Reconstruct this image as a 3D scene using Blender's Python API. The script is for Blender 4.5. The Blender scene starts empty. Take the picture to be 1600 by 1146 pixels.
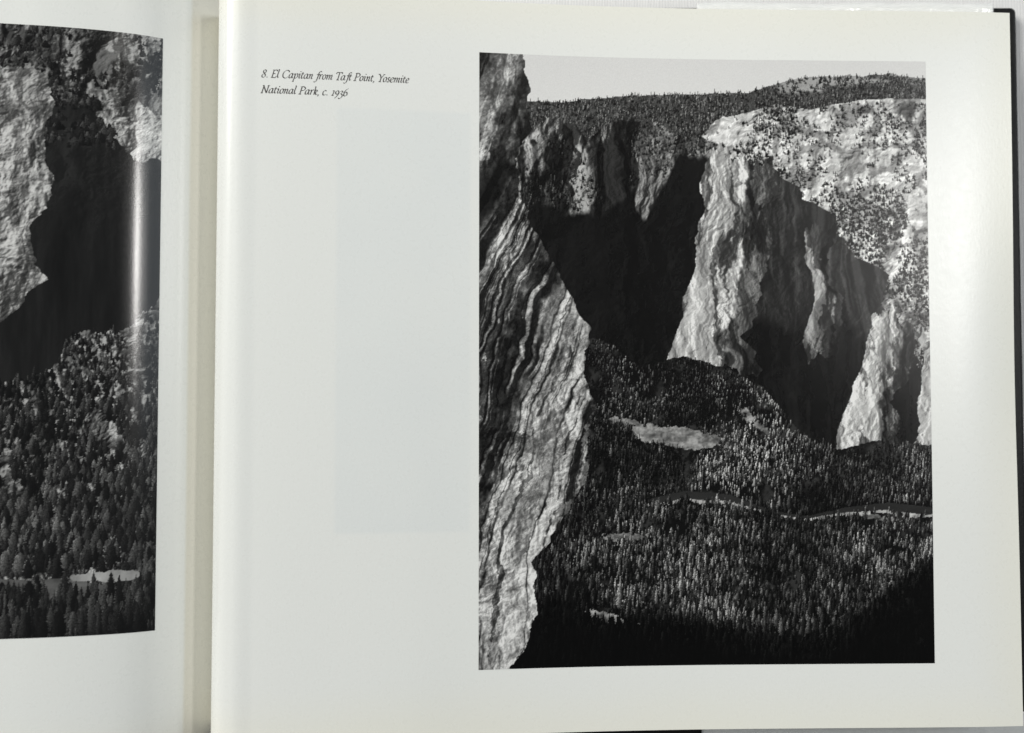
import bpy, math
import numpy as np

# ------------------------------------------------------------------ camera, world, lights
scn = bpy.context.scene
cam_d = bpy.data.cameras.new('camera'); cam = bpy.data.objects.new('camera', cam_d)
scn.collection.objects.link(cam); scn.camera = cam
cam.location = (0.0, -0.017, 0.434)
cam.rotation_euler = (math.radians(2.44), 0, 0)
cam_d.lens = 38.97; cam_d.sensor_width = 36.0; cam_d.sensor_fit = 'HORIZONTAL'
cam_d.clip_start = 0.01; cam_d.clip_end = 50
cam_d.dof.use_dof = True; cam_d.dof.focus_distance = 0.402; cam_d.dof.aperture_fstop = 6.0

world = bpy.data.worlds.new('World'); scn.world = world; world.use_nodes = True
bg = world.node_tree.nodes['Background']
bg.inputs['Color'].default_value = (0.93, 0.97, 1.0, 1); bg.inputs['Strength'].default_value = 0.17

def area(name, loc, target, size, sy, power, col):
    l = bpy.data.lights.new(name, 'AREA'); l.shape = 'RECTANGLE'; l.size = size; l.size_y = sy
    l.energy = power; l.color = col
    o = bpy.data.objects.new(name, l); scn.collection.objects.link(o); o.location = loc
    import mathutils
    d = mathutils.Vector(target) - mathutils.Vector(loc)
    o.rotation_euler = d.to_track_quat('-Z', 'Y').to_euler()
    return o
area('window_light', (-1.55, 1.25, 1.35), (0, 0, 0), 1.2, 1.2, 62, (1.0, 0.985, 0.94))
area('room_light', (2.0, 0.6, 1.2), (0, 0, 0), 1.0, 2.2, 9, (0.82, 0.92, 1.0))
tube = area('tube_lamp', (1.22, 0.39, 2.0), (0, 0, 0), 0.16, 0.40, 12.5, (1.0, 0.98, 0.95))
tube.rotation_euler = (0, 0, 0)                                        # hangs level, along the table
area('far_lamp', (0.62, 1.05, 2.0), (0, 0, 0), 0.25, 0.25, 2.0, (1.0, 0.96, 0.88))

scn.view_settings.view_transform = 'Standard'; scn.view_settings.look = 'None'
scn.view_settings.exposure = 0.0; scn.view_settings.gamma = 1.0
scn.view_settings.use_curve_mapping = False
scn.render.engine = 'CYCLES'

# ---- printed pictures: generic granite-and-forest views, painted with noise ----
def lattice(h, w, gy, gx, rng):
    """smooth value noise: gy x gx random cells over an h x w raster"""
    gy = max(1, int(gy)); gx = max(1, int(gx))
    g = rng.random((gy + 3, gx + 3))
    y = np.linspace(0, gy, h, endpoint=False); x = np.linspace(0, gx, w, endpoint=False)
    iy = y.astype(int); ix = x.astype(int)
    fy = (y - iy); fx = (x - ix)
    fy = (fy * fy * (3 - 2 * fy))[:, None]; fx = (fx * fx * (3 - 2 * fx))[None, :]
    a = g[iy][:, ix]; b = g[iy][:, ix + 1]; c = g[iy + 1][:, ix]; d = g[iy + 1][:, ix + 1]
    return (a * (1 - fx) + b * fx) * (1 - fy) + (c * (1 - fx) + d * fx) * fy

def fbm(h, w, gy, gx, rng, octs=6, gain=0.55, ridged=False):
    out = np.zeros((h, w)); amp = 1.0; tot = 0.0
    for k in range(octs):
        if gy * 2 ** k > h or gx * 2 ** k > w: break
        n = lattice(h, w, gy * 2 ** k, gx * 2 ** k, rng)
        if ridged: n = 1 - np.abs(2 * n - 1)
        out += amp * n; tot += amp; amp *= gain
    return out / tot

def warp(img, dx, dy):
    h, w = img.shape
    yy, xx = np.mgrid[0:h, 0:w]
    return img[np.clip((yy + dy).astype(int), 0, h - 1), np.clip((xx + dx).astype(int), 0, w - 1)]

def shade(hf, sx, sy, k):
    gy, gx = np.gradient(hf)
    return np.clip(0.5 + k * (gx * sx + gy * sy), 0, 1)

def sstep(a, b, x):
    t = np.clip((x - a) / (b - a), 0, 1)
    return t * t * (3 - 2 * t)

def poly(pts, h, w, rng, rough=0.012, cells=10):
    """x limit as a function of row, from (u, v) points, with a craggy edge"""
    v = np.linspace(0, 1, h)
    us = np.interp(v, [p[1] for p in pts], [p[0] for p in pts])
    n = fbm(h, 1, cells, 1, rng, 1)[:, 0] * 0
    amp = 1.0
    for k in range(6):
        n += amp * (lattice(h, 2, cells * 2 ** k, 1, rng)[:, 0] - 0.5); amp *= 0.6
    return us + n * rough * 2

def hline(pts, h, w, rng, rough=0.006, cells=8):
    u = np.linspace(0, 1, w)
    vs = np.interp(u, [p[0] for p in pts], [p[1] for p in pts])
    n = np.zeros(w); amp = 1.0
    for k in range(6):
        n += amp * (lattice(2, w, 1, cells * 2 ** k, rng)[0] - 0.5); amp *= 0.6
    return vs + n * rough * 2

def relief(h, w, gy, gx, rng, sx, sy, octs=6, gain=0.8):
    """light on broken rock: the slopes of every scale weigh about the same"""
    wx = (fbm(h, w, 6, 5, rng, 6, .6) - 0.5) * w * 0.16; wy = (fbm(h, w, 6, 5, rng, 6, .6) - 0.5) * h * 0.12
    out = np.zeros((h, w)); amp = 1.0; tot = 0
    hf = np.zeros((h, w))
    for k in range(octs):
        cy = gy * 2 ** k; cx = gx * 2 ** k * (0.86 ** k)
        if cy > h / 2 or cx > w / 2: break
        n = lattice(h, w, cy, cx, rng)
        n = warp(1 - np.abs(2 * n - 1), wx * (1 + .1 * k), wy)
        gyv, gxv = np.gradient(n)
        g = gxv * sx + gyv * sy
        out += amp * np.tanh(g / (g.std() * 1.3 + 1e-9)); tot += amp
        hf += amp * n
        amp *= gain
    return out / tot, hf / tot

def rock(h, w, rng, gy=6, gx=14, lo=0.04, hi=0.62, k=1.0, crack=0.5, sx=-1.0, sy=-0.6):
    g, hf = relief(h, w, gy * .5, gx * .5, rng, sx, sy)
    s = sstep(-0.42, 0.42, g * k)
    big = fbm(h, w, 4, 4, rng, 6, .6)
    tone = lo + (hi - lo) * s ** 1.3 * (0.25 + 1.2 * big)
    cr = fbm(h, w, gy * .8, gx * 1.4, rng, 6, 0.65, ridged=True)
    cr = warp(cr, (fbm(h, w, 9, 9, rng, 5) - .5) * w * .10, (fbm(h, w, 9, 9, rng, 5) - .5) * h * .08)
    tone *= 1 - crack * sstep(0.62, 0.76, cr)
    tone *= 1 - .8 * sstep(.40, .30, hf)
    st = warp(fbm(h, w, 6, gx * 3, rng, 5, 0.7), (fbm(h, w, 7, 6, rng, 6, .6) - .5) * w * .12, 0)
    tone *= 0.7 + 0.6 * st
    return np.clip(tone * (0.85 + 0.3 * rng.random((h, w))), 0, 1)

def trees(img, rng, n, region, size, lit, dark, wide=0.28, vr=(0, 1), ur=(0, 1), clump=0.0):
    """n small conifers, far ones first; region = how much sun the spot gets, below 0 = none grow"""
    h, w = img.shape
    uu = rng.random(n) * (ur[1] - ur[0]) + ur[0]
    vv = np.sort(rng.random(n) * (vr[1] - vr[0]) + vr[0])
    cl = fbm(h, w, 22, 16, rng, 5, .6)
    for u, v in zip(uu, vv):
        iy = min(h - 1, int(v * h)); ix = min(w - 1, int(u * w))
        L = region[iy, ix]
        if L < 0 or cl[iy, ix] < clump: continue
        s = (size[0] + (size[1] - size[0]) * (v - vr[0]) / (vr[1] - vr[0])) * (0.35 + 1.0 * rng.random() ** 1.5)
        th = max(2, int(s)); tw = max(0.7, s * wide * (0.6 + 0.9 * rng.random()))
        b = L * (0.15 + 1.6 * rng.random() ** 2) * (0.5 + cl[iy, ix])
        x0 = max(0, ix - int(tw) - 1); x1 = min(w, ix + int(tw) + 3)
        y0 = max(0, iy - th); y1 = min(h, iy + 2)
        if x1 <= x0 or y1 <= y0: continue
        ys = (np.arange(y0, y1)[:, None] - (iy - th)) / (th + 1.0)
        xs = (np.arange(x0, x1)[None, :] - ix)
        p = 0.45 + 0.6 * rng.random()
        prof = tw * np.clip(ys, 0, 1) ** p * np.where(ys > 0.85, 0.6, 1.0)
        m = np.abs(xs) <= prof * (0.65 + 0.6 * rng.random(ys.shape)) + 0.2
        side = np.clip(0.45 - 0.9 * xs / (tw + 0.3), 0, 1)
        val = b * (dark + (lit - dark) * side * (1.15 - 0.9 * ys)) * (0.35 + 1.3 * rng.random(m.shape))
        blk = img[y0:y1, x0:x1]
        blk[m] = np.broadcast_to(val, m.shape)[m]
        sx0 = min(w, ix + max(1, int(tw))); sx1 = min(w, sx0 + 2)
        img[max(0, iy - th // 3):y1, sx0:sx1] *= 0.45

def gran(img, rng, amt=0.03):
    return np.clip(img * (1 + amt * rng.standard_normal(img.shape)), 0, 1)

def paint_right(h, w):
    rng = np.random.default_rng(41)
    V, U = np.mgrid[0:h, 0:w]; V = V / h; U = U / w
    img = 0.66 + .35 * (V - .04) + 0.02 * fbm(h, w, 3, 3, rng, 4)
    # far wooded plateau
    rl = hline([(0, .080), (.18, .070), (.34, .055), (.5, .056), (.66, .040), (.8, .034), (.92, .024), (1, .028)], h, w, rng, .006, 5)
    m = V > rl[None, :]
    bare = sstep(.52, .66, fbm(h, w, 30, 8, rng, 5))
    img = np.where(m, (.05 + .09 * fbm(h, w, 90, 90, rng, 3, .8)) * (.6 + .8 * rng.random((h, w))) + bare * 0.25 * (U > .5), img)
    trees(img, rng, 9500, np.where(m & (V < .16), 0.20, -1.0), (4, 6), 1.0, .45, .22, (0.0, .16), clump=.28)
    # grey bluffs of the middle distance
    bl = hline([(0, .135), (.1, .12), (.17, .095), (.24, .13), (.32, .10), (.42, .12), (.5, .15), (.6, .13), (1, .2)], h, w, rng, .012, 7)
    m2 = V > bl[None, :]
    rk = rock(h, w, rng, 10, 26, .05, .60, 1, crack=.6, sx=-1.2, sy=-.4)
    gul = warp(fbm(h, w, 4, 15, rng, 7, .62), V * 130 + 30 * (fbm(h, w, 6, 6, rng, 6) - .5), 0)
    rk = rk * (1 - .86 * sstep(.49, .54, gul))
    img = np.where(m2, rk, img)
    trees(img, rng, 5200, np.where(m2 & (V < .34), 0.14, -1.0), (4, 6), 1.0, .2, .25, (.1, .34), clump=.50)
    # the great shaded wall below them
    sl = hline([(0, .27), (.13, .235), (.19, .27), (.27, .262), (.33, .20), (.37, .245), (.44, .17), (.56, .17), (.7, .2), (1, .2)], h, w, rng, .016, 9)
    edge = sstep(0, .012, V - sl[None, :])
    dk = 0.003 + 0.014 * fbm(h, w, 6, 26, rng, 6) ** 2 + .035 * rock(h, w, rng, 12, 18, .0, .6, 1, crack=.5) ** 1.3
    img = img * (1 - edge) + dk * edge
    # pale slabs, upper right, in one long slope
    xl = poly([(.56, .02), (.55, .09), (.50, .13), (.56, .165), (.64, .185), (.70, .235), (.79, .26), (.84, .33), (.90, .36), (.91, .43), (.97, .47), (1.02, .58)], h, w, rng, .022, 14)
    top = hline([(0, .10), (.55, .100), (.66, .075), (.74, .085), (.85, .07), (1, .066)], h, w, rng, .004, 6)
    m3 = (U > xl[:, None]) & (V > top[None, :])
    g, _ = relief(h, w, 14, 11, rng, -1, -1, 6, .95)
    s2 = (.45 + .45 * fbm(h, w, 12, 16, rng, 7, .75)) * (.85 + 1.0 * g)
    s2 *= 1 - .6 * sstep(.62, .75, fbm(h, w, 30, 22, rng, 5, ridged=True))
    s2 = (s2 * 1.02 + .03) * (.65 + .7 * fbm(h, w, 80, 70, rng, 3, .9)) * (1 - .5 * sstep(.54, .66, fbm(h, w, 6, 7, rng, 7, .75) + .2 * (U - .75)))
    img = np.where(m3, s2, img)
    tm = fbm(h, w, 6, 6, rng, 7, .7) + .10 * (U - .75)
    trees(img, rng, 15000, np.where(m3 & (tm > .52), .13, -1.0), (3, 4), .9, .3, .35, (.07, .6), (.5, 1), clump=.3)
    trees(img, rng, 3500, np.where(m3, .10, -1.0), (3, 4), .8, .3, .4, (.07, .6), (.5, 1), clump=.5)
    # dim wall under the slabs
    xa = poly([(.56, .15), (.56, .3), (.58, .42), (.60, .5), (.60, 1)], h, w, rng, .012, 12)
    m4 = (U > xa[:, None]) & (U < xl[:, None] + .002) & (V > .17) & (V < .72)
    wall = rock(h, w, rng, 14, 22, .1, .9, 1, crack=.6, sx=-1.2, sy=-.3)
    strk = warp(fbm(h, w, 5, 46, rng, 6, .75), (fbm(h, w, 6, 6, rng, 7, .6) - .5) * w * .06, 0)
    dg = .016 + .10 * wall * (.3 + 1.2 * strk) + .05 * sstep(.45, .7, strk)
    img = np.where(m4, dg * (1 - .8 * sstep(.43, .48, V - .25 * (U - .8) + .14 * (fbm(h, w, 5, 8, rng, 6, .6) - .5))), img)
    # sunlit buttresses that stand out from the rim, one beyond the other
    def tower(img, L, R, v0, v1, seed, hi=.80):
        r2 = np.random.default_rng(seed)
        a = poly(L, h, w, r2, .010, 14); b = poly(R, h, w, r2, .018, 14)
        t = hline([(0, v0), (.5, v0), (1, v0 + .05)], h, w, r2, .02, 24); bt = hline([(0, v1), (1, v1)], h, w, r2, .014, 22)
        mm = (U > a[:, None]) & (U < b[:, None]) & (V > t[None, :]) & (V < bt[None, :])
        rr = rock(h, w, r2, 7, 26, .08, hi * 1.15, 1.0, crack=.6, sx=-1.2, sy=-.35)
        g3, _ = relief(h, w, 9, 40, r2, -1.2, -.3, 5, .9)
        wq = (fbm(h, w, 9, 7, r2, 7, .6) - .5) * w * .10
        fl_ = warp(fbm(h, w, 4, 30, r2, 6, .7), wq, 0)
        rr = (rr * 1.1 + hi * .22) * (1 + .55 * g3) * (.55 + .9 * fl_)
        fr = (U - a[:, None]) / np.maximum(b - a, 1e-3)[:, None]
        rr *= 1 - .80 * sstep(.60, .70, fr + .5 * (fbm(h, w, 6, 16, r2, 7, .65) - .5))
        rr *= 1 - .75 * sstep(.66, .76, warp(fbm(h, w, 5, 22, r2, 6, .6, ridged=True), wq * 1.3, 0))
        return np.where(mm, np.clip(rr, 0.01, .80), img)
    img = tower(img, [(.49, 0), (.50, .17), (.50, .24), (.475, .28), (.475, .36), (.45, .40), (.44, .46), (.42, .52), (.4, 1)],
                [(.62, 0), (.66, .20), (.64, .25), (.66, .30), (.62, .37), (.635, .42), (.60, .46), (.62, .52), (.68, 1)], .150, .515, 7)
    img = tower(img, [(.74, 0), (.745, .25), (.73, .33), (.745, .40), (.72, .47), (.71, .6)],
                [(.80, 0), (.80, .27), (.785, .34), (.80, .40), (.775, .46), (.79, .6)], .245, .49, 12, .42)
    img = tower(img, [(.86, 0), (.87, .40), (.85, .47), (.84, .52), (.80, .58), (.78, .66), (.76, 1)],
                [(.96, 0), (.97, .45), (.95, .52), (.93, .60), (.92, .66), (.97, 1)], .385, .668, 9, .7)
    img = tower(img, [(.97, 0), (.965, .4), (.98, .5), (.97, .64), (.93, 1)], [(1.1, 0), (1.1, 1)], .40, .67, 10, .55)
    # valley floor under trees
    fl = hline([(0, .50), (.25, .47), (.36, .505), (.45, .50), (.56, .52), (.64, .56), (.72, .63), (.8, .65), (.9, .64), (1, .63)], h, w, rng, .008, 8)
    m5 = V > fl[None, :]
    gr = fbm(h, w, 40, 30, rng, 5)
    img = np.where(m5, .008 + .05 * sstep(.5, .75, gr) , img)
    n1 = (fbm(h, w, 16, 11, rng, 6, .85) - .5)
    def blob(u, v, a, b, k, tilt=0.0):
        return ((U - u) / a) ** 2 + ((V - v - tilt * (U - u)) / b) ** 2 + n1 * k < 1
    mead = blob(.46, .63, .10, .014, 6, .12) | blob(.34, .79, .05, .006, 8) | blob(.30, .60, .04, .004, 8, .1) | blob(.87, .76, .06, .005, 9, .1) | blob(.60, .60, .03, .01, 9, .6) | blob(.28, .92, .04, .006, 9, .2)
    cu = np.array([.36, .45, .55, .64, .72, .80, .90, 1.02]); cv = np.array([.735, .722, .728, .752, .760, .748, .742, .752])
    rv = np.interp(U[0], cu, cv, left=2)[None, :] + .004 * n1
    rw = .0042 + .002 * np.sin(U * 14 + 1) + .004 * n1
    lake = (np.abs(V - rv) < rw) & (U > .37)
    rim = (V > rv) & (V < rv + rw + .004 + .022 * np.clip(n1, 0, 1)) & ~lake & (U > .37) & (fbm(h, w, 6, 14, rng, 6, .7) > .47)
    light = (.06 + .5 * fbm(h, w, 120, 60, rng, 5, .8) ** 1.6) * (.4 + 1.1 * fbm(h, w, 24, 30, rng, 6, .7))
    img = np.where(mead, light, img); img = np.where(rim, light * 1.5, img)
    img = np.where(lake, .03 + .03 * fbm(h, w, 60, 12, rng, 4), img)
    sline = .885 + .095 * U + .02 * (fbm(h, w, 3, 5, rng, 5) - .5) - .16 * sstep(.72, 1.05, U)
    sun = .10 + (1 - sstep(-.02, .012, V - sline)) * (.45 + 1.1 * sstep(.35, .65, fbm(h, w, 6, 5, rng, 5)))
    block = mead | lake | rim
    hz = 1.25 - .5 * sstep(.5, .9, V)
    lowf = .35 + 1.3 * sstep(.32, .68, fbm(h, w, 12, 9, rng, 6, .65))
    ok = m5 & ~block & (V > fl[None, :] + .002)
    trees(img, rng, 14000, np.where(ok, .004 + .20 * sun * hz * lowf, -1.0), (3, 10), 1.0, .08, .26, (.46, 1.0), clump=.34)
    trees(img, rng, 20000, np.where(ok, .004 + .27 * sun * hz * lowf, -1.0), (3, 16), 1.0, .05, .17, (.46, 1.0), clump=.42)
    trees(img, rng, 900, np.where(ok, .004 + .32 * sun * hz, -1.0), (5, 22), 1.0, .05, .16, (.46, 1.0), clump=.42)
    dkb = sstep(-.005, .05, V - sline)
    img = img * (1 - .86 * dkb) + .003 * dkb
    # the near cliff, left side: banded, lichened granite
    cl = poly([(.085, 0), (.105, .06), (.10, .12), (.08, .17), (.09, .24), (.15, .30), (.19, .39), (.245, .47), (.255, .55), (.22, .63), (.225, .70), (.15, .78), (.10, .83), (.12, .92), (.09, .97), (.07, 1)], h, w, rng, .016, 10)
    mc = U < cl[:, None]
    wx = fbm(h, w, 5, 4, rng, 7, .55) - .5
    q = U * 1.0 + V * .40 + wx * .11 + .015 * (fbm(h, w, 14, 12, rng, 6, .6) - .5) - .12 * np.abs(V - .62)         # runs across the bands
    def across(n, seed):
        r = np.random.default_rng(seed).random(n + 3)
        t = (np.clip(q + .3, 0, 2.0)) / 2.0 * n
        i = t.astype(int); f = t - i; f = f * f * (3 - 2 * f)
        return r[i] * (1 - f) + r[i + 1] * f
    bands = .34 * across(40, 5) + .28 * across(95, 6) + .22 * across(230, 7) + .16 * across(620, 8)
    g, hf = relief(h, w, 16, 14, rng, -1, -.6, 6, .9)
    base = rock(h, w, rng, 16, 22, .10, .80, 1.0, crack=.5)
    patch = fbm(h, w, 7, 8, rng, 7, .7)
    tone = (base + .06) * (1 + .7 * g) * (.07 + 1.15 * sstep(.48, .66, bands + .50 * (patch - .5)))
    grit = fbm(h, w, 90, 80, rng, 3, .8)
    tone *= .45 + 1.1 * grit
    cr = np.abs(across(90, 11) - .5) < .05
    tone *= 1 - .75 * (cr & (patch > .42))
    pal = sstep(.60, .72, across(70, 15)) * sstep(.44, .60, fbm(h, w, 6, 5, rng, 7, .7))
    tone = tone * (1 - .4 * pal) + .26 * pal * (.2 + 1.2 * grit) * (.5 + base)
    rimw = .002 + .012 * sstep(.35, .7, fbm(h, w, 16, 3, rng, 6, .75))
    tone += .22 * (np.abs(cl[:, None] - U - .006) < rimw) * (V > .42) * sstep(.40, .55, fbm(h, w, 50, 30, rng, 5, .7)) * (.4 + base)
    st = sstep(.15, .18, V + .08 * wx) * (1 - sstep(.25, .28, V + 1.4 * U - .02 + .1 * wx))
    tone *= 1 - .8 * st
    tone = tone * (.8 + .4 * rng.random((h, w)))
    img = np.where(mc, np.clip(tone, 0.006, .75), img)
    return gran(img, rng)

def paint_left(h, w):
    """only its right third is in the photograph"""
    rng = np.random.default_rng(23)
    V, U = np.mgrid[0:h, 0:w]; V = V / h; U = U / w
    img = .006 + .04 * fbm(h, w, 5, 24, rng, 6, .65) ** 2 + .06 * rock(h, w, rng, 12, 18, .0, .6, 1, crack=.5) * sstep(.45, .1, V)
    up = rock(h, w, rng, 16, 20, .02, .40, 1, crack=.6)
    tl = hline([(0, .02), (.7, .04), (.8, .10), (1, .14)], h, w, rng, .02, 9)
    a = poly([(.79, 0), (.84, .08), (.88, .14), (.90, .2), (.93, .25), (.97, .3)], h, w, rng, .03, 14)
    lowb = .22 + .10 * (fbm(h, w, 6, 10, rng, 5) - .5)
    bright = rock(h, w, rng, 16, 16, .06, .75, 1, crack=.6)
    img = np.where((U > a[:, None]) & (V < lowb), bright, img)
    img = np.where((V < tl[None, :]) | ((V < .11) & (U < .72)), up, img)
    trees(img, rng, 2600, np.where((V < .2) & ~((U > a[:, None]) & (V > .1)) & (fbm(h, w, 8, 8, rng, 5) > .45) & ((V < tl[None, :]) | (U > .68)), .09, -1.0), (8, 10), 1, .25, .4, (0, .2), clump=.4)
    # sunlit tower of rock on the left
    e = poly([(.70, .04), (.765, .09), (.76, .2), (.77, .28), (.745, .36), (.75, .42), (.72, .47), (.66, .53), (.60, .62), (.55, .7)], h, w, rng, .02, 12)
    t = hline([(0, .09), (.55, .085), (.68, .055), (.74, .065), (.78, .10), (1, .3)], h, w, rng, .014, 12)
    rk = rock(h, w, rng, 14, 22, .04, .62, 1.1, crack=.6, sx=-1.0, sy=-.7)
    g2, _ = relief(h, w, 26, 26, rng, -1, -.8, 5, .9)
    rk = (rk + .05) * (1 + 1.0 * g2)
    rk *= 1 - .5 * sstep(.52, .64, fbm(h, w, 5, 12, rng, 6, .6))
    m = (U < e[:, None]) & (V > t[None, :]) & (V < .72)
    img = np.where(m, np.clip(rk * 1.15, .004, .6), img)
    low = sstep(.46, .54, V + .4 * np.clip(.72 - U, 0, .3) + .03 * (fbm(h, w, 5, 9, rng, 5) - .5))
    img = np.where(m, img * (1 - .93 * low), img)
    # lower slopes
    fl = hline([(0, .60), (.55, .61), (.66, .60), (.74, .56), (.85, .53), (.92, .50), (1, .475)], h, w, rng, .02, 12)
    m5 = V > fl[None, :]
    sc = rock(h, w, rng, 34, 30, .02, .75, 1, crack=.5)
    img = np.where(m5, sc * .7, img)
    n1 = fbm(h, w, 12, 16, rng, 6, .6)
    mead = ((U - .62) / .30) ** 2 + ((V - .925) / .022) ** 2 + (n1 - .5) * .8 < 1
    rim = ((U - .90) / .07) ** 2 + ((V - .905) / .010) ** 2 + (n1 - .5) * 3 < 1
    open_ = ((n1 > .60) & (V < .78)) | (fbm(h, w, 30, 30, rng, 4) > .72)
    trees(img, rng, 9500, np.where(m5 & ~mead & ~open_, .11 + .05 * (V > .7), -1.0), (8, 32), 1.0, .08, .26, (.48, 1.0), clump=.28)
    img = np.where(mead, .07 + .12 * fbm(h, w, 60, 30, rng, 5), img)
    img = np.where(rim, .6 * n1, img)
    trees(img, rng, 1800, np.where(V > .94, .12, -1.0), (32, 36), 1.0, .08, .2, (.94, 1.03), clump=.2)
    return gran(img, rng, .03)
# ------------------------------------------------------------------ node helpers
def mat(name):
    m = bpy.data.materials.new(name); m.use_nodes = True
    nt = m.node_tree
    return m, nt, nt.nodes['Principled BSDF']

def nd(nt, kind, **kw):
    n = nt.nodes.new(kind)
    for k, v in kw.items():
        if hasattr(n, k) and k not in n.inputs: setattr(n, k, v)
        else: n.inputs[k].default_value = v
    return n

def mth(nt, op, a, b=None, c=None, clamp=False):
    n = nt.nodes.new('ShaderNodeMath'); n.operation = op; n.use_clamp = clamp
    for i, v in enumerate((a, b, c)):
        if v is None: continue
        if isinstance(v, (int, float)): n.inputs[i].default_value = v
        else: nt.links.new(v, n.inputs[i])
    return n.outputs[0]

def ramp01(nt, v, a, b):
    n = nt.nodes.new('ShaderNodeMapRange'); n.interpolation_type = 'SMOOTHSTEP'
    n.inputs['From Min'].default_value = a; n.inputs['From Max'].default_value = b
    nt.links.new(v, n.inputs['Value']); return n.outputs['Result']

def mixc(nt, f, a, b):
    n = nt.nodes.new('ShaderNodeMix'); n.data_type = 'RGBA'
    if isinstance(f, (int, float)): n.inputs[0].default_value = f
    else: nt.links.new(f, n.inputs[0])
    for s, v in ((6, a), (7, b)):
        if isinstance(v, tuple): n.inputs[s].default_value = (*v, 1)
        else: nt.links.new(v, n.inputs[s])
    return n.outputs[2]

def noise(nt, vec, scale, detail=4, rough=0.5):
    n = nt.nodes.new('ShaderNodeTexNoise'); n.inputs['Scale'].default_value = scale
    n.inputs['Detail'].default_value = detail; n.inputs['Roughness'].default_value = rough
    nt.links.new(vec, n.inputs['Vector']); return n.outputs['Fac']

def bump(nt, h, strength, dist, bsdf):
    n = nt.nodes.new('ShaderNodeBump'); n.inputs['Strength'].default_value = strength
    n.inputs['Distance'].default_value = dist
    nt.links.new(h, n.inputs['Height']); nt.links.new(n.outputs[0], bsdf.inputs['Normal'])

def paper_mat(name, x0, x1, y0, y1, ghost=None, gutter_x=None):
    """coated book paper: faint mottling, edges gone yellow with age, print of the other side showing through"""
    m, nt, b = mat(name)
    tc = nt.nodes.new('ShaderNodeTexCoord'); ob = tc.outputs['Object']
    sx = nt.nodes.new('ShaderNodeSeparateXYZ'); nt.links.new(ob, sx.inputs[0])
    X, Y = sx.outputs[0], sx.outputs[1]
    wob = mth(nt, 'MULTIPLY', mth(nt, 'SUBTRACT', noise(nt, ob, 12, 3), 0.5), 0.014)
    dx = mth(nt, 'MINIMUM', mth(nt, 'SUBTRACT', X, x0), mth(nt, 'SUBTRACT', x1, X))
    dy = mth(nt, 'MINIMUM', mth(nt, 'SUBTRACT', Y, y0), mth(nt, 'SUBTRACT', y1, Y))
    d = mth(nt, 'ADD', mth(nt, 'MINIMUM', dx, dy), wob)
    age = mth(nt, 'SUBTRACT', 1.0, ramp01(nt, d, -0.004, 0.022))
    mot = noise(nt, ob, 14, 5)
    col = mixc(nt, mot, (0.770, 0.790, 0.762), (0.780, 0.792, 0.768))
    col = mixc(nt, mth(nt, 'MULTIPLY', age, 0.55), col, (0.80, 0.785, 0.67))
    if gutter_x:                                                           # darker, browner tint along the gutter strip
        gl_ = ramp01(nt, mth(nt, 'ADD', X, mth(nt, 'MULTIPLY', wob, .04)), gutter_x - .0004, gutter_x + .0008)
        col = mixc(nt, mth(nt, 'MULTIPLY', gl_, .8), col, (.70, .675, .585))
    if ghost:
        gx0, gx1, gy0, gy1 = ghost
        s = 0.0010
        g = mth(nt, 'MULTIPLY', ramp01(nt, X, gx0 - s, gx0 + s), mth(nt, 'SUBTRACT', 1.0, ramp01(nt, X, gx1 - s, gx1 + s)))
        g = mth(nt, 'MULTIPLY', g, mth(nt, 'MULTIPLY', ramp01(nt, Y, gy0 - s, gy0 + s), mth(nt, 'SUBTRACT', 1.0, ramp01(nt, Y, gy1 - s, gy1 + s))))
        g = mth(nt, 'MULTIPLY', g, mth(nt, 'ADD', 0.12, mth(nt, 'MULTIPLY', noise(nt, ob, 26, 5), 0.75)))
        col = mixc(nt, g, col, (0.710, 0.745, 0.740))
    nt.links.new(col, b.inputs['Base Color'])
    gl = noise(nt, ob, 420, 5, 0.6)
    nt.links.new(mth(nt, 'ADD', 0.24, mth(nt, 'MULTIPLY', gl, 0.08)), b.inputs['Roughness'])
    b.inputs['Specular IOR Level'].default_value = 0.5
    mp = nt.nodes.new('ShaderNodeMapping'); mp.inputs['Scale'].default_value = (1, .45, 1); nt.links.new(ob, mp.inputs[0])
    bump(nt, noise(nt, mp.outputs[0], 1100, 3, 0.6), 0.3, 0.0001, b)
    return m

def ink_mat(name, rough=0.24, spec=.3, var=.10, grain=.35):
    """halftone picture printed with a slightly shiny ink film; the picture itself is a per-vertex colour"""
    m, nt, b = mat(name)
    a = nt.nodes.new('ShaderNodeAttribute'); a.attribute_name = 'picture'
    tc = nt.nodes.new('ShaderNodeTexCoord'); ob = tc.outputs['Object']
    nt.links.new(a.outputs['Color'], b.inputs['Base Color'])
    gl = noise(nt, ob, 900, 4, 0.6)
    nt.links.new(mth(nt, 'ADD', rough - 0.02, mth(nt, 'MULTIPLY', gl, var)), b.inputs['Roughness'])
    b.inputs['Specular IOR Level'].default_value = spec
    bump(nt, noise(nt, ob, 1800, 3, 0.7), grain, 0.00010, b)
    return m

# ------------------------------------------------------------------ mesh helpers
def link(name, me, m, parent=None, smooth=True):
    o = bpy.data.objects.new(name, me); scn.collection.objects.link(o)
    if m: me.materials.append(m)
    if smooth: me.polygons.foreach_set('use_smooth', [True] * len(me.polygons))
    if parent: o.parent = parent
    return o

def grid_faces(nr, nc, base=0, flip=False):
    i = np.arange(nr - 1)[:, None] * nc + np.arange(nc - 1)[None, :] + base
    f = np.stack([i, i + 1, i + nc + 1, i + nc], -1).reshape(-1, 4)
    return f[:, ::-1] if flip else f

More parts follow.
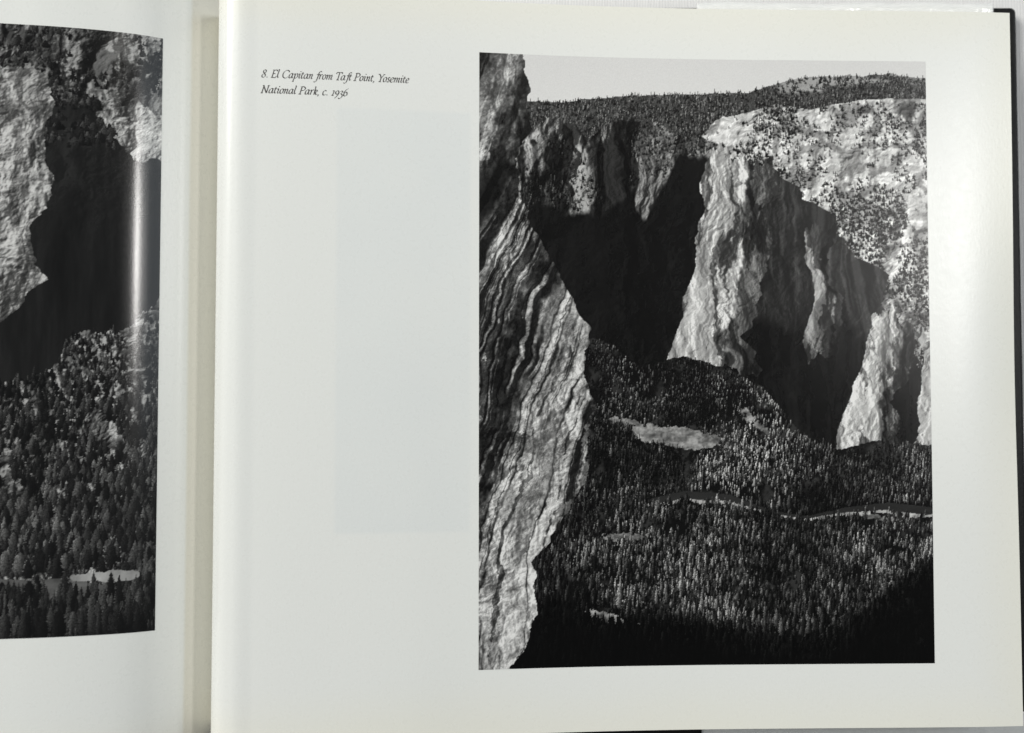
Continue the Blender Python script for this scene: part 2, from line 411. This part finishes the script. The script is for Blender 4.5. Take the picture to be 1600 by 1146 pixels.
def from_np(name, v, f):
    me = bpy.data.meshes.new(name)
    v = np.ascontiguousarray(v, dtype=np.float32).reshape(-1, 3); f = np.ascontiguousarray(f, dtype=np.int32).reshape(-1, 4)
    me.vertices.add(len(v)); me.vertices.foreach_set('co', v.ravel())
    me.loops.add(f.size); me.loops.foreach_set('vertex_index', f.ravel())
    me.polygons.add(len(f)); me.polygons.foreach_set('loop_start', np.arange(0, f.size, 4, dtype=np.int32))
    me.polygons.foreach_set('loop_total', np.full(len(f), 4, dtype=np.int32))
    me.update(calc_edges=True); me.validate()
    return me

def flat_rim(o, n_rim):
    s = np.ones(len(o.data.polygons), bool); s[-n_rim:] = False
    o.data.polygons.foreach_set('use_smooth', s)

def spline(pts, n):
    """Catmull-Rom through the points, resampled evenly by arc length"""
    p = np.array(pts, float); q = np.vstack([2 * p[0] - p[1], p, 2 * p[-1] - p[-2]])
    out = []
    for k in range(1, len(q) - 2):
        t = np.linspace(0, 1, 60, endpoint=False)[:, None]
        # centripetal tangents keep the uneven spacing from overshooting
        d0 = np.linalg.norm(q[k] - q[k - 1]); d1 = np.linalg.norm(q[k + 1] - q[k]); d2 = np.linalg.norm(q[k + 2] - q[k + 1])
        m1 = ((q[k] - q[k - 1]) / d0 * d1 + (q[k + 1] - q[k]) / d1 * d0) / (d0 + d1) * d1
        m2 = ((q[k + 1] - q[k]) / d1 * d2 + (q[k + 2] - q[k + 1]) / d2 * d1) / (d1 + d2) * d1
        h = lambda a, b_, c, d: a
        out.append((2 * t**3 - 3 * t**2 + 1) * q[k] + (t**3 - 2 * t**2 + t) * m1 + (-2 * t**3 + 3 * t**2) * q[k + 1] + (t**3 - t**2) * m2)
    out.append(p[-1:]); c = np.vstack(out)
    s = np.r_[0, np.cumsum(np.linalg.norm(np.diff(c, axis=0), axis=1))]
    u = np.linspace(0, s[-1], n)
    return np.stack([np.interp(u, s, c[:, 0]), np.interp(u, s, c[:, 1])], 1)

# page curves seen from the foot of the book: x to the right, z up
RIGHT = spline([(-.1102, .0042), (-.1085, .020), (-.1062, .037), (-.1036, .0458), (-.1005, .0492), (-.0965, .0502), (-.089, .0495),
                (-.06, .0458), (-.037, .0424), (-.0117, .0380), (.02, .0338), (.06, .0306), (.11, .0287), (.153, .0274), (.172, .0266), (.1860, .0255)], 700)
LEFT = spline([(-.400, .0350), (-.37, .0402), (-.33, .0462), (-.28, .0515), (-.235, .0548), (-.21, .0553), (-.19, .0538), (-.1766, .0515), (-.165, .0495), (-.150, .0459), (-.142, .04340), (-.138, .0419),
               (-.1345, .04035), (-.131, .03848), (-.1271, .0361), (-.1215, .0328), (-.1192, .0314), (-.1182, .0306), (-.1170, .0294), (-.1130, .0258), (-.1095, .0222)], 700)
YTL, YBL = .1465, -.1405
YT, YB = .1327, -.1305                                                 # head and tail of the pages

def undul(x, y):
    """the sheets do not lie perfectly flat"""
    calm = np.clip((x + .09) / .05, .12, 1)
    return calm * (.00022 * np.sin(17 * y + 9 * x + .6) * np.sin(11 * x + 1.1) + .00012 * np.sin(43 * y - 21 * x)
            + .0016 * np.clip((x - .16) / .026, 0, 1) ** 2 * np.exp(-((y + .005) / .05) ** 2) * -1)

def zof(prof, x, y, lift=0.0):
    return np.interp(x, prof[:, 0], prof[:, 1]) + undul(x, y) + lift

def page_mesh(name, prof, yb=YB, yt=YT, ny=90, th=.00016):
    y = np.linspace(yb, yt, ny)
    X = np.broadcast_to(prof[:, 0][None, :], (ny, len(prof))); Y = np.broadcast_to(y[:, None], X.shape)
    Z = prof[:, 1][None, :] + undul(X, Y)
    top = np.stack([X, Y, Z], -1); n = X.size; nc = len(prof)
    bot = top - np.array([0, 0, th])
    f = [grid_faces(ny, nc), grid_faces(ny, nc, n, True)]
    m2 = 2 * n                                                          # the cut edges get vertices of their own, so they stay crisp
    def rim(idx):
        a = idx[:-1] + m2; b_ = idx[1:] + m2
        return np.stack([a, a + n, b_ + n, b_], -1)
    r0 = np.arange(nc); rN = r0[::-1] + (ny - 1) * nc; c0 = (np.arange(ny) * nc)[::-1]; cN = np.arange(ny) * nc + nc - 1
    f += [rim(r0), rim(rN), rim(c0), rim(cN)]
    t_, b_ = top.reshape(-1, 3), bot.reshape(-1, 3)
    F = np.concatenate(f); used = np.unique(F); remap = np.zeros(4 * n, int); remap[used] = np.arange(len(used))
    return from_np(name, np.concatenate([t_, b_, t_, b_])[used], remap[F])

def block_mesh(name, prof, flare, yb=YB, yt=YT, z0=.0036, ny=40):
    """the leaves underneath, one solid with the page curve on top and a slanting fore-edge"""
    p = prof[::10].copy(); nc = len(p); y = np.linspace(yb + .0004, yt - .0004, ny)
    lv = 14; rows = []
    for k in range(lv):
        t = k / (lv - 1)                                               # 0 = top leaf, 1 = on the board
        w = np.abs(p[:, 0] - p[:, 0][0 if flare < 0 else -1]) < .0001
        ext = np.interp(p[:, 0], [p[0, 0], p[-1, 0]], [1, 0] if flare < 0 else [0, 1]) ** 3
        x = p[:, 0] + flare * t * ext; z = (p[:, 1] - .00035) * (1 - t) + z0 * t
        rows.append((x, np.maximum(z, z0 * .98)))
    V = []; F = []
    def add(gridv, flip=False):
        b0 = sum(len(a) for a in V); r, c, _ = gridv.shape
        V.append(gridv.reshape(-1, 3)); F.append(grid_faces(r, c, b0, flip))
    def tb(k):
        x, z = rows[k]; X = np.broadcast_to(x, (ny, nc)); Y = np.broadcast_to(y[:, None], X.shape)
        Z = np.broadcast_to(z, X.shape) + (undul(X, Y) if k == 0 else 0)
        return np.stack([X, Y, Z], -1)
    add(tb(0)); add(tb(lv - 1), True)
    for e, fl in ((0, True), (ny - 1, False)):                         # head and tail
        g = np.stack([np.stack([r[0], np.full(nc, y[e]), r[1] + (undul(r[0], y[e]) if i == 0 else 0)], -1) for i, r in enumerate(rows)])
        add(g, not fl)
    for c in (0, nc - 1):                                              # spine side and fore-edge
        g = np.stack([np.stack([np.full(ny, r[0][c]), y, r[1][c] + (undul(r[0][c], y) if i == 0 else 0 * y)], -1) for i, r in enumerate(rows)])
        add(g, c == nc - 1)
    return from_np(name, np.concatenate(V), np.concatenate(F))

def print_mesh(name, prof, xa, xb, ya, yb, W, H, pic, lift=.00007):
    """ink film: one small face per halftone cell, lying on the page"""
    s = np.r_[0, np.cumsum(np.linalg.norm(np.diff(prof, axis=0), axis=1))]
    sa, sb = np.interp([xa, xb], prof[:, 0], s)
    x = np.interp(np.linspace(sa, sb, W), s, prof[:, 0])
    y = np.linspace(yb, ya, H)                                         # row 0 = top
    X = np.broadcast_to(x[None, :], (H, W)); Y = np.broadcast_to(y[:, None], (H, W))
    Z = zof(prof, X, Y, lift)
    me = from_np(name, np.stack([X, Y, Z], -1), grid_faces(H, W, 0, True))
    a = pic(H, W)
    # press gain: printed black is never quite black, and the paper white tints the light tones
    c = np.empty((H, W, 4), np.float32); base = .0010 + 1.02 * a * (.35 + .65 * np.clip(a / .30, 0, 1) ** .8)
    c[..., 0] = base * 1.0; c[..., 1] = base * 1.0; c[..., 2] = base * .985; c[..., 3] = 1
    at = me.color_attributes.new('picture', 'FLOAT_COLOR', 'POINT'); at.data.foreach_set('color', c.ravel())
    return me

# ------------------------------------------------------------------ tablecloth
m, nt, b = mat('ribbed_white_cloth')
tc = nt.nodes.new('ShaderNodeTexCoord'); ob = tc.outputs['Object']
sp = nt.nodes.new('ShaderNodeSeparateXYZ'); nt.links.new(ob, sp.inputs[0])
wb = mth(nt, 'MULTIPLY', noise(nt, ob, 25, 3), 0.004)
rib = mth(nt, 'SINE', mth(nt, 'MULTIPLY', mth(nt, 'ADD', sp.outputs[0], wb), 2 * math.pi / .00112))
mp = nt.nodes.new('ShaderNodeMapping'); mp.inputs['Scale'].default_value = (1, .12, 1); nt.links.new(ob, mp.inputs[0])
thread = noise(nt, mp.outputs[0], 1400, 3, .6)
hh = mth(nt, 'ADD', mth(nt, 'MULTIPLY', rib, .5), thread)
nt.links.new(mixc(nt, thread, (.62, .62, .62), (.80, .80, .80)), b.inputs['Base Color'])
b.inputs['Roughness'].default_value = .85; b.inputs['Sheen Weight'].default_value = .2
bump(nt, hh, .4, .0002, b)
CLOTH = m
n = 160
gx = np.linspace(-1.1, 1.1, n); X, Y = np.meshgrid(gx, gx)
Z = .0012 * np.sin(9 * X + 3 * np.sin(4 * Y)) * np.sin(7 * Y + 1) - .0014
Z = Z * np.clip((np.maximum(np.abs(X + .11) - .30, np.abs(Y) - .13)) / .08, .15, 1) - .0012
cloth = link('tablecloth', from_np('tablecloth', np.stack([X, Y, Z], -1), grid_faces(n, n)), CLOTH)
cloth['kind'] = 'structure'; cloth['label'] = 'white finely ribbed cloth lying under the open book'

# ------------------------------------------------------------------ the book
book = bpy.data.objects.new('open_book', None); scn.collection.objects.link(book)
book['label'] = 'large photography book lying open at a caption and a tall black-and-white mountain photograph'
book['category'] = 'book'

# cover boards and spine, black book cloth
m, nt, b = mat('black_book_cloth')
tc = nt.nodes.new('ShaderNodeTexCoord'); ob = tc.outputs['Object']
w1 = noise(nt, ob, 1600, 2)
nt.links.new(mixc(nt, w1, (.004, .004, .005), (.012, .012, .011)), b.inputs['Base Color'])
b.inputs['Roughness'].default_value = .38; b.inputs['Specular IOR Level'].default_value = .18
bump(nt, w1, .5, .0002, b)
BLACK = m
import bmesh
def rounded_board(name, x0, x1, y0, y1, z0, z1, bev, parent, mt):
    bm = bmesh.new(); bmesh.ops.create_cube(bm, size=1.0)
    for v in bm.verts:
        v.co = ((x0 + x1) / 2 + v.co.x * (x1 - x0), (y0 + y1) / 2 + v.co.y * (y1 - y0), (z0 + z1) / 2 + v.co.z * (z1 - z0))
    ve = [e for e in bm.edges if abs(e.verts[0].co.z - e.verts[1].co.z) > 1e-5]
    bmesh.ops.bevel(bm, geom=ve, offset=.0022, segments=5, affect='EDGES', profile=.5)
    bmesh.ops.bevel(bm, geom=[e for e in bm.edges if e.calc_face_angle(0) > .9], offset=bev, segments=3, affect='EDGES', profile=.5)
    me = bpy.data.meshes.new(name); bm.to_mesh(me); bm.free()
    return link(name, me, mt, parent)
board = rounded_board('cover_board', -.100, .1988, -.1412, .1431, -.0004, .0034, .0010, book, BLACK)
board['label'] = 'black cover board showing past the right page at its edge and top corner'
rounded_board('cover_board', -.425, -.1285, -.1450, .1500, -.0004, .0034, .0010, book, BLACK)
rounded_board('spine', -.1265, -.102, -.1412, .1431, -.0006, .0026, .0008, book, BLACK)

# page edges
m, nt, b = mat('page_edges')
tc = nt.nodes.new('ShaderNodeTexCoord'); ob = tc.outputs['Object']
mp = nt.nodes.new('ShaderNodeMapping'); mp.inputs['Scale'].default_value = (.02, .02, 1); nt.links.new(ob, mp.inputs[0])
leaf = noise(nt, mp.outputs[0], 5200, 3, .7)
nt.links.new(mixc(nt, leaf, (.50, .49, .43), (.80, .79, .71)), b.inputs['Base Color'])
b.inputs['Roughness'].default_value = .7
bump(nt, leaf, .5, .0002, b)
EDGES = m
link('page_block', block_mesh('page_block', RIGHT, .006), EDGES, book, False)
link('page_block', block_mesh('page_block', LEFT, -.006, YBL, YTL), EDGES, book, False)

# the two open pages
rp = link('right_page', page_mesh('right_page', RIGHT), paper_mat('coated_paper_caption_page', -.16, .1860, YB, YT, (-.0618, -.0150, -.0588, .0912)), book)
lp = link('left_page', page_mesh('left_page', LEFT, YBL, YTL), paper_mat('coated_paper_plate_page', -.400, -.06, YBL, YTL, None, -.1184), book)
flat_rim(rp, 2 * 699 + 2 * 89); flat_rim(lp, 2 * 699 + 2 * 89)
pr = link('printed_photo', print_mesh('printed_photo', RIGHT, -.0118, .1535, -.1075, .1137, 640, 880, paint_right), ink_mat('printed_ink', .17, .16), rp)
pr['label'] = 'tall black-and-white photograph of granite cliffs above a forested valley'
pl = link('printed_photo', print_mesh('printed_photo', LEFT, -.2850, -.1270, -.0940, .1194, 620, 880, paint_left), ink_mat('printed_ink_glossy', .15, .45, .06, .10), lp)
pl['label'] = 'black-and-white photograph of a cliff and forest, crossed by a bright streak of glare'

# ------------------------------------------------------------------ the caption, written with a broad nib
def ser(x, y, w=.30): return [(x - w / 2, y), (x + w / 2, y)]
GLYPH = {
 'a': (.80, [[(.64,.82),(.48,1.0),(.25,.86),(.08,.42),(.14,.06),(.32,.04),(.52,.34),(.66,.92)], [(.68,.98),(.60,.30),(.66,.03),(.84,.18)]]),
 'c': (.58, [[(.54,.82),(.44,1.0),(.20,.85),(.07,.42),(.18,.03),(.38,.02),(.56,.20)]]),
 'e': (.58, [[(.10,.42),(.36,.52),(.52,.76),(.42,1.0),(.20,.85),(.07,.42),(.18,.03),(.38,.02),(.56,.20)]]),
 'f': (.50, [[(.86,1.50),(.72,1.66),(.54,1.50),(.42,.85),(.28,.0),(.12,-.50),(-.08,-.62),(-.20,-.50)], [(.12,.94),(.66,.94)]]),
 'i': (.38, [[(.02,.80),(.17,.98),(.20,.90),(.14,.20),(.20,.02),(.38,.18)], [(.20,1.42),(.36,1.40)]]),
 'k': (.66, [[(.05,1.58),(.20,1.68),(.20,1.55),(.12,.0)], [(.14,.42),(.46,.98),(.58,.82),(.42,.55),(.22,.50)], [(.28,.50),(.50,.04),(.68,.18)]]),
 'l': (.38, [[(.05,1.60),(.22,1.70),(.21,1.50),(.13,.20),(.19,.02),(.36,.18)]]),
 'm': (1.08, [[(.0,.80),(.15,.98),(.17,.85),(.08,.0)], [(.11,.38),(.34,.84),(.50,.98),(.55,.82),(.46,.0)], [(.49,.38),(.72,.84),(.88,.98),(.93,.82),(.85,.16),(.91,.02),(1.07,.18)]]),
 'n': (.72, [[(.0,.80),(.15,.98),(.17,.85),(.08,.0)], [(.11,.38),(.34,.84),(.50,.98),(.56,.82),(.48,.16),(.54,.02),(.70,.18)]]),
 'o': (.64, [[(.40,.99),(.19,.86),(.07,.42),(.19,.02),(.40,.08),(.57,.52),(.53,.90),(.38,.99)]]),
 'p': (.74, [[(.0,.80),(.17,.98),(.19,.82),(.03,-.62)], [(.12,.38),(.35,.85),(.54,.98),(.67,.70),(.55,.20),(.36,.02),(.13,.10)], ser(.04,-.64,.28)]),
 'r': (.50, [[(.0,.80),(.15,.98),(.17,.85),(.08,.0)], [(.11,.38),(.28,.84),(.44,1.0),(.54,.90)]]),
 's': (.48, [[(.46,.84),(.33,1.0),(.16,.84),(.21,.60),(.38,.38),(.34,.08),(.15,.0),(.02,.16)]]),
 't': (.42, [[(.24,1.30),(.13,.20),(.19,.02),(.40,.18)], [(.0,.95),(.43,.97)]]),
 'E': (.92, [[(.32,1.52),(.17,.0)], [(.12,1.53),(.50,1.53),(.88,1.53),(.90,1.30)], [(.24,.80),(.66,.80)], [(.0,.01),(.40,.01),(.76,.01),(.86,.30)]]),
 'C': (1.08, [[(1.12,1.20),(1.06,1.46),(.76,1.58),(.34,1.34),(.12,.74),(.28,.12),(.68,-.03),(1.02,.26)]]),
 'T': (.88, [[(.60,1.52),(.45,.0)], [(.08,1.24),(.14,1.53),(.60,1.53),(1.08,1.53),(1.08,1.28)], ser(.45,.01,.44)]),
 'P': (.88, [[(.32,1.50),(.17,.0)], [(.10,1.50),(.58,1.56),(.90,1.30),(.74,.86),(.30,.74)], ser(.17,.01,.44)]),
 'Y': (.86, [[(.14,1.52),(.28,1.40),(.52,.76)], [(.52,.76),(.42,.0)], [(.52,.76),(.98,1.52)], ser(.14,1.53,.34), ser(.98,1.53,.30), ser(.42,.01,.44)]),
 'N': (1.14, [[(.26,1.52),(.12,.0)], [(.20,1.52),(.86,.02)], [(1.02,1.52),(.87,.0)], ser(.18,1.53,.28), ser(1.04,1.53,.34), ser(.12,.01,.34)]),
 '8': (.78, [[(.44,.82),(.22,1.10),(.30,1.46),(.54,1.52),(.68,1.28),(.50,.88),(.20,.60),(.08,.26),(.28,-.02),(.58,.12),(.64,.48),(.44,.82)]]),
 '1': (.50, [[(.10,.90),(.28,1.0),(.24,.0)], ser(.24,.01,.36)]),
 '9': (.70, [[(.62,.58),(.38,.26),(.14,.46),(.22,.92),(.48,1.0),(.64,.66),(.48,.02),(.10,-.56)]]),
 '3': (.58, [[(.12,.80),(.34,1.0),(.52,.78),(.26,.44),(.52,.16),(.42,-.34),(.10,-.60),(-.04,-.46)]]),
 '6': (.72, [[(.70,1.56),(.36,1.24),(.10,.54),(.22,.0),(.48,.04),(.63,.46),(.44,.82),(.16,.56)]]),
 '.': (.34, [[(.06,.07),(.24,.05)]]),
 ',': (.28, [[(.10,.08),(.14,.0),(.02,-.28)]]),
 ' ': (.36, []),
}
def nib_text(lines, x0, widths, ys, xh, ):
    V = []; F = []
    pen = .075; ang = math.radians(38); px, py = pen * math.cos(ang), pen * math.sin(ang); hair = .022
    for text, width, y0 in zip(lines, widths, ys):
        total = sum(GLYPH[c][0] for c in text) + .07 * len(text); sc = width / total; cur = 0.0
        for ch in text:
            adv, strokes = GLYPH[ch]
            for st in strokes:
                p = spline(st, max(3, int(sum(math.dist(a, b_) for a, b_ in zip(st, st[1:])) * 12) + 2)) if len(st) > 2 else np.array([np.array(st[0]) * (1 - t) + np.array(st[1]) * t for t in np.linspace(0, 1, 7)])
                d = np.gradient(p, axis=0); d /= np.maximum(np.linalg.norm(d, axis=1), 1e-6)[:, None]
                nrm = np.stack([-d[:, 1], d[:, 0]], 1)
                half = np.abs(nrm @ np.array([px, py])) + hair
                a = p + nrm * half[:, None]; c = p - nrm * half[:, None]
                b0 = len(V)
                for q in np.stack([a, c], 1).reshape(-1, 2):
                    X = x0 + (cur + q[0] + .17 * q[1]) * sc; Y = y0 + q[1] * xh
                    V.append((X, Y, float(zof(RIGHT, X, Y, .00006))))
                for k in range(len(p) - 1):
                    F.append((b0 + 2 * k, b0 + 2 * k + 1, b0 + 2 * k + 3, b0 + 2 * k + 2))
            cur += adv + .07
    return from_np('caption', np.array(V), np.array(F))
m, nt, b = mat('black_text_ink')
b.inputs['Base Color'].default_value = (.06, .055, .052, 1); b.inputs['Roughness'].default_value = .6
cp = link('caption', nib_text(['8. El Capitan from Taft Point, Yosemite', 'National Park, c. 1936'], -.0881, (.0512, .0298), (.1011, .0955), .00175), m, rp, False)
cp['label'] = 'two-line italic caption printed at the upper left of the page'

# ------------------------------------------------------------------ jacket flap and its clear sleeve
m, nt, b = mat('white_jacket_paper')
b.inputs['Base Color'].default_value = (.82, .82, .79, 1); b.inputs['Roughness'].default_value = .3
FLAP = m
nx, ny = 120, 60
def flap_mesh(name, x0, x1, y0, y1, z, amp, seed, th, nx=160, ny=120):
    rng = np.random.default_rng(seed)
    x = np.linspace(x0, x1, nx); y = np.linspace(y0, y1, ny); X, Y = np.meshgrid(x, y)
    e = np.exp(-np.abs(Y - y1) / .006) + .6 * np.exp(-np.abs(Y - y0) / .006)
    wv = sum(rng.uniform(.4, 1) * np.sin(X * f + rng.uniform(0, 6) + Y * rng.uniform(-80, 80)) for f in (60, 130, 210, 340, 520))
    Z = z + amp * (wv * .35 + .9) * e
    Y = Y + (.00025 * np.sin(X * 90) + .0002 * np.sin(X * 231 + 1)) * e
    X = X + .0095 * np.clip((-.127 - Y) / .006, 0, 1) * (X - x0) / (x1 - x0)
    top = np.stack([X, Y, Z], -1); bot = top - np.array([0, 0, th]); n_ = X.size
    f = [grid_faces(ny, nx), grid_faces(ny, nx, n_, True)]
    def rim(i): return np.stack([i[:-1], i[:-1] + n_, i[1:] + n_, i[1:]], -1)
    f += [rim(np.arange(nx)), rim(np.arange(nx)[::-1] + (ny - 1) * nx), rim((np.arange(ny) * nx)[::-1]), rim(np.arange(ny) * nx + nx - 1)]
    return from_np(name, np.concatenate([top.reshape(-1, 3), bot.reshape(-1, 3)]), np.concatenate(f))
fl = link('jacket_flap', flap_mesh('jacket_flap', .0735, .1896, -.1416, .1434, .0037, .00015, 3, .0002), FLAP, book)
m, nt, b = mat('clear_sleeve_film')
b.inputs['Base Color'].default_value = (.93, .95, .95, 1); b.inputs['Roughness'].default_value = .08
b.inputs['Alpha'].default_value = .42; b.inputs['Roughness'].default_value = .12
tc = nt.nodes.new('ShaderNodeTexCoord')
bump(nt, noise(nt, tc.outputs['Object'], 260, 3), .6, .0008, b)
sl = link('clear_sleeve', flap_mesh('clear_sleeve', .0725, .1890, -.1424, .1442, .0046, .0006, 8, .00012), m, book)
sl['label'] = 'clear crinkled plastic sleeve edge glinting above the top of the right page'
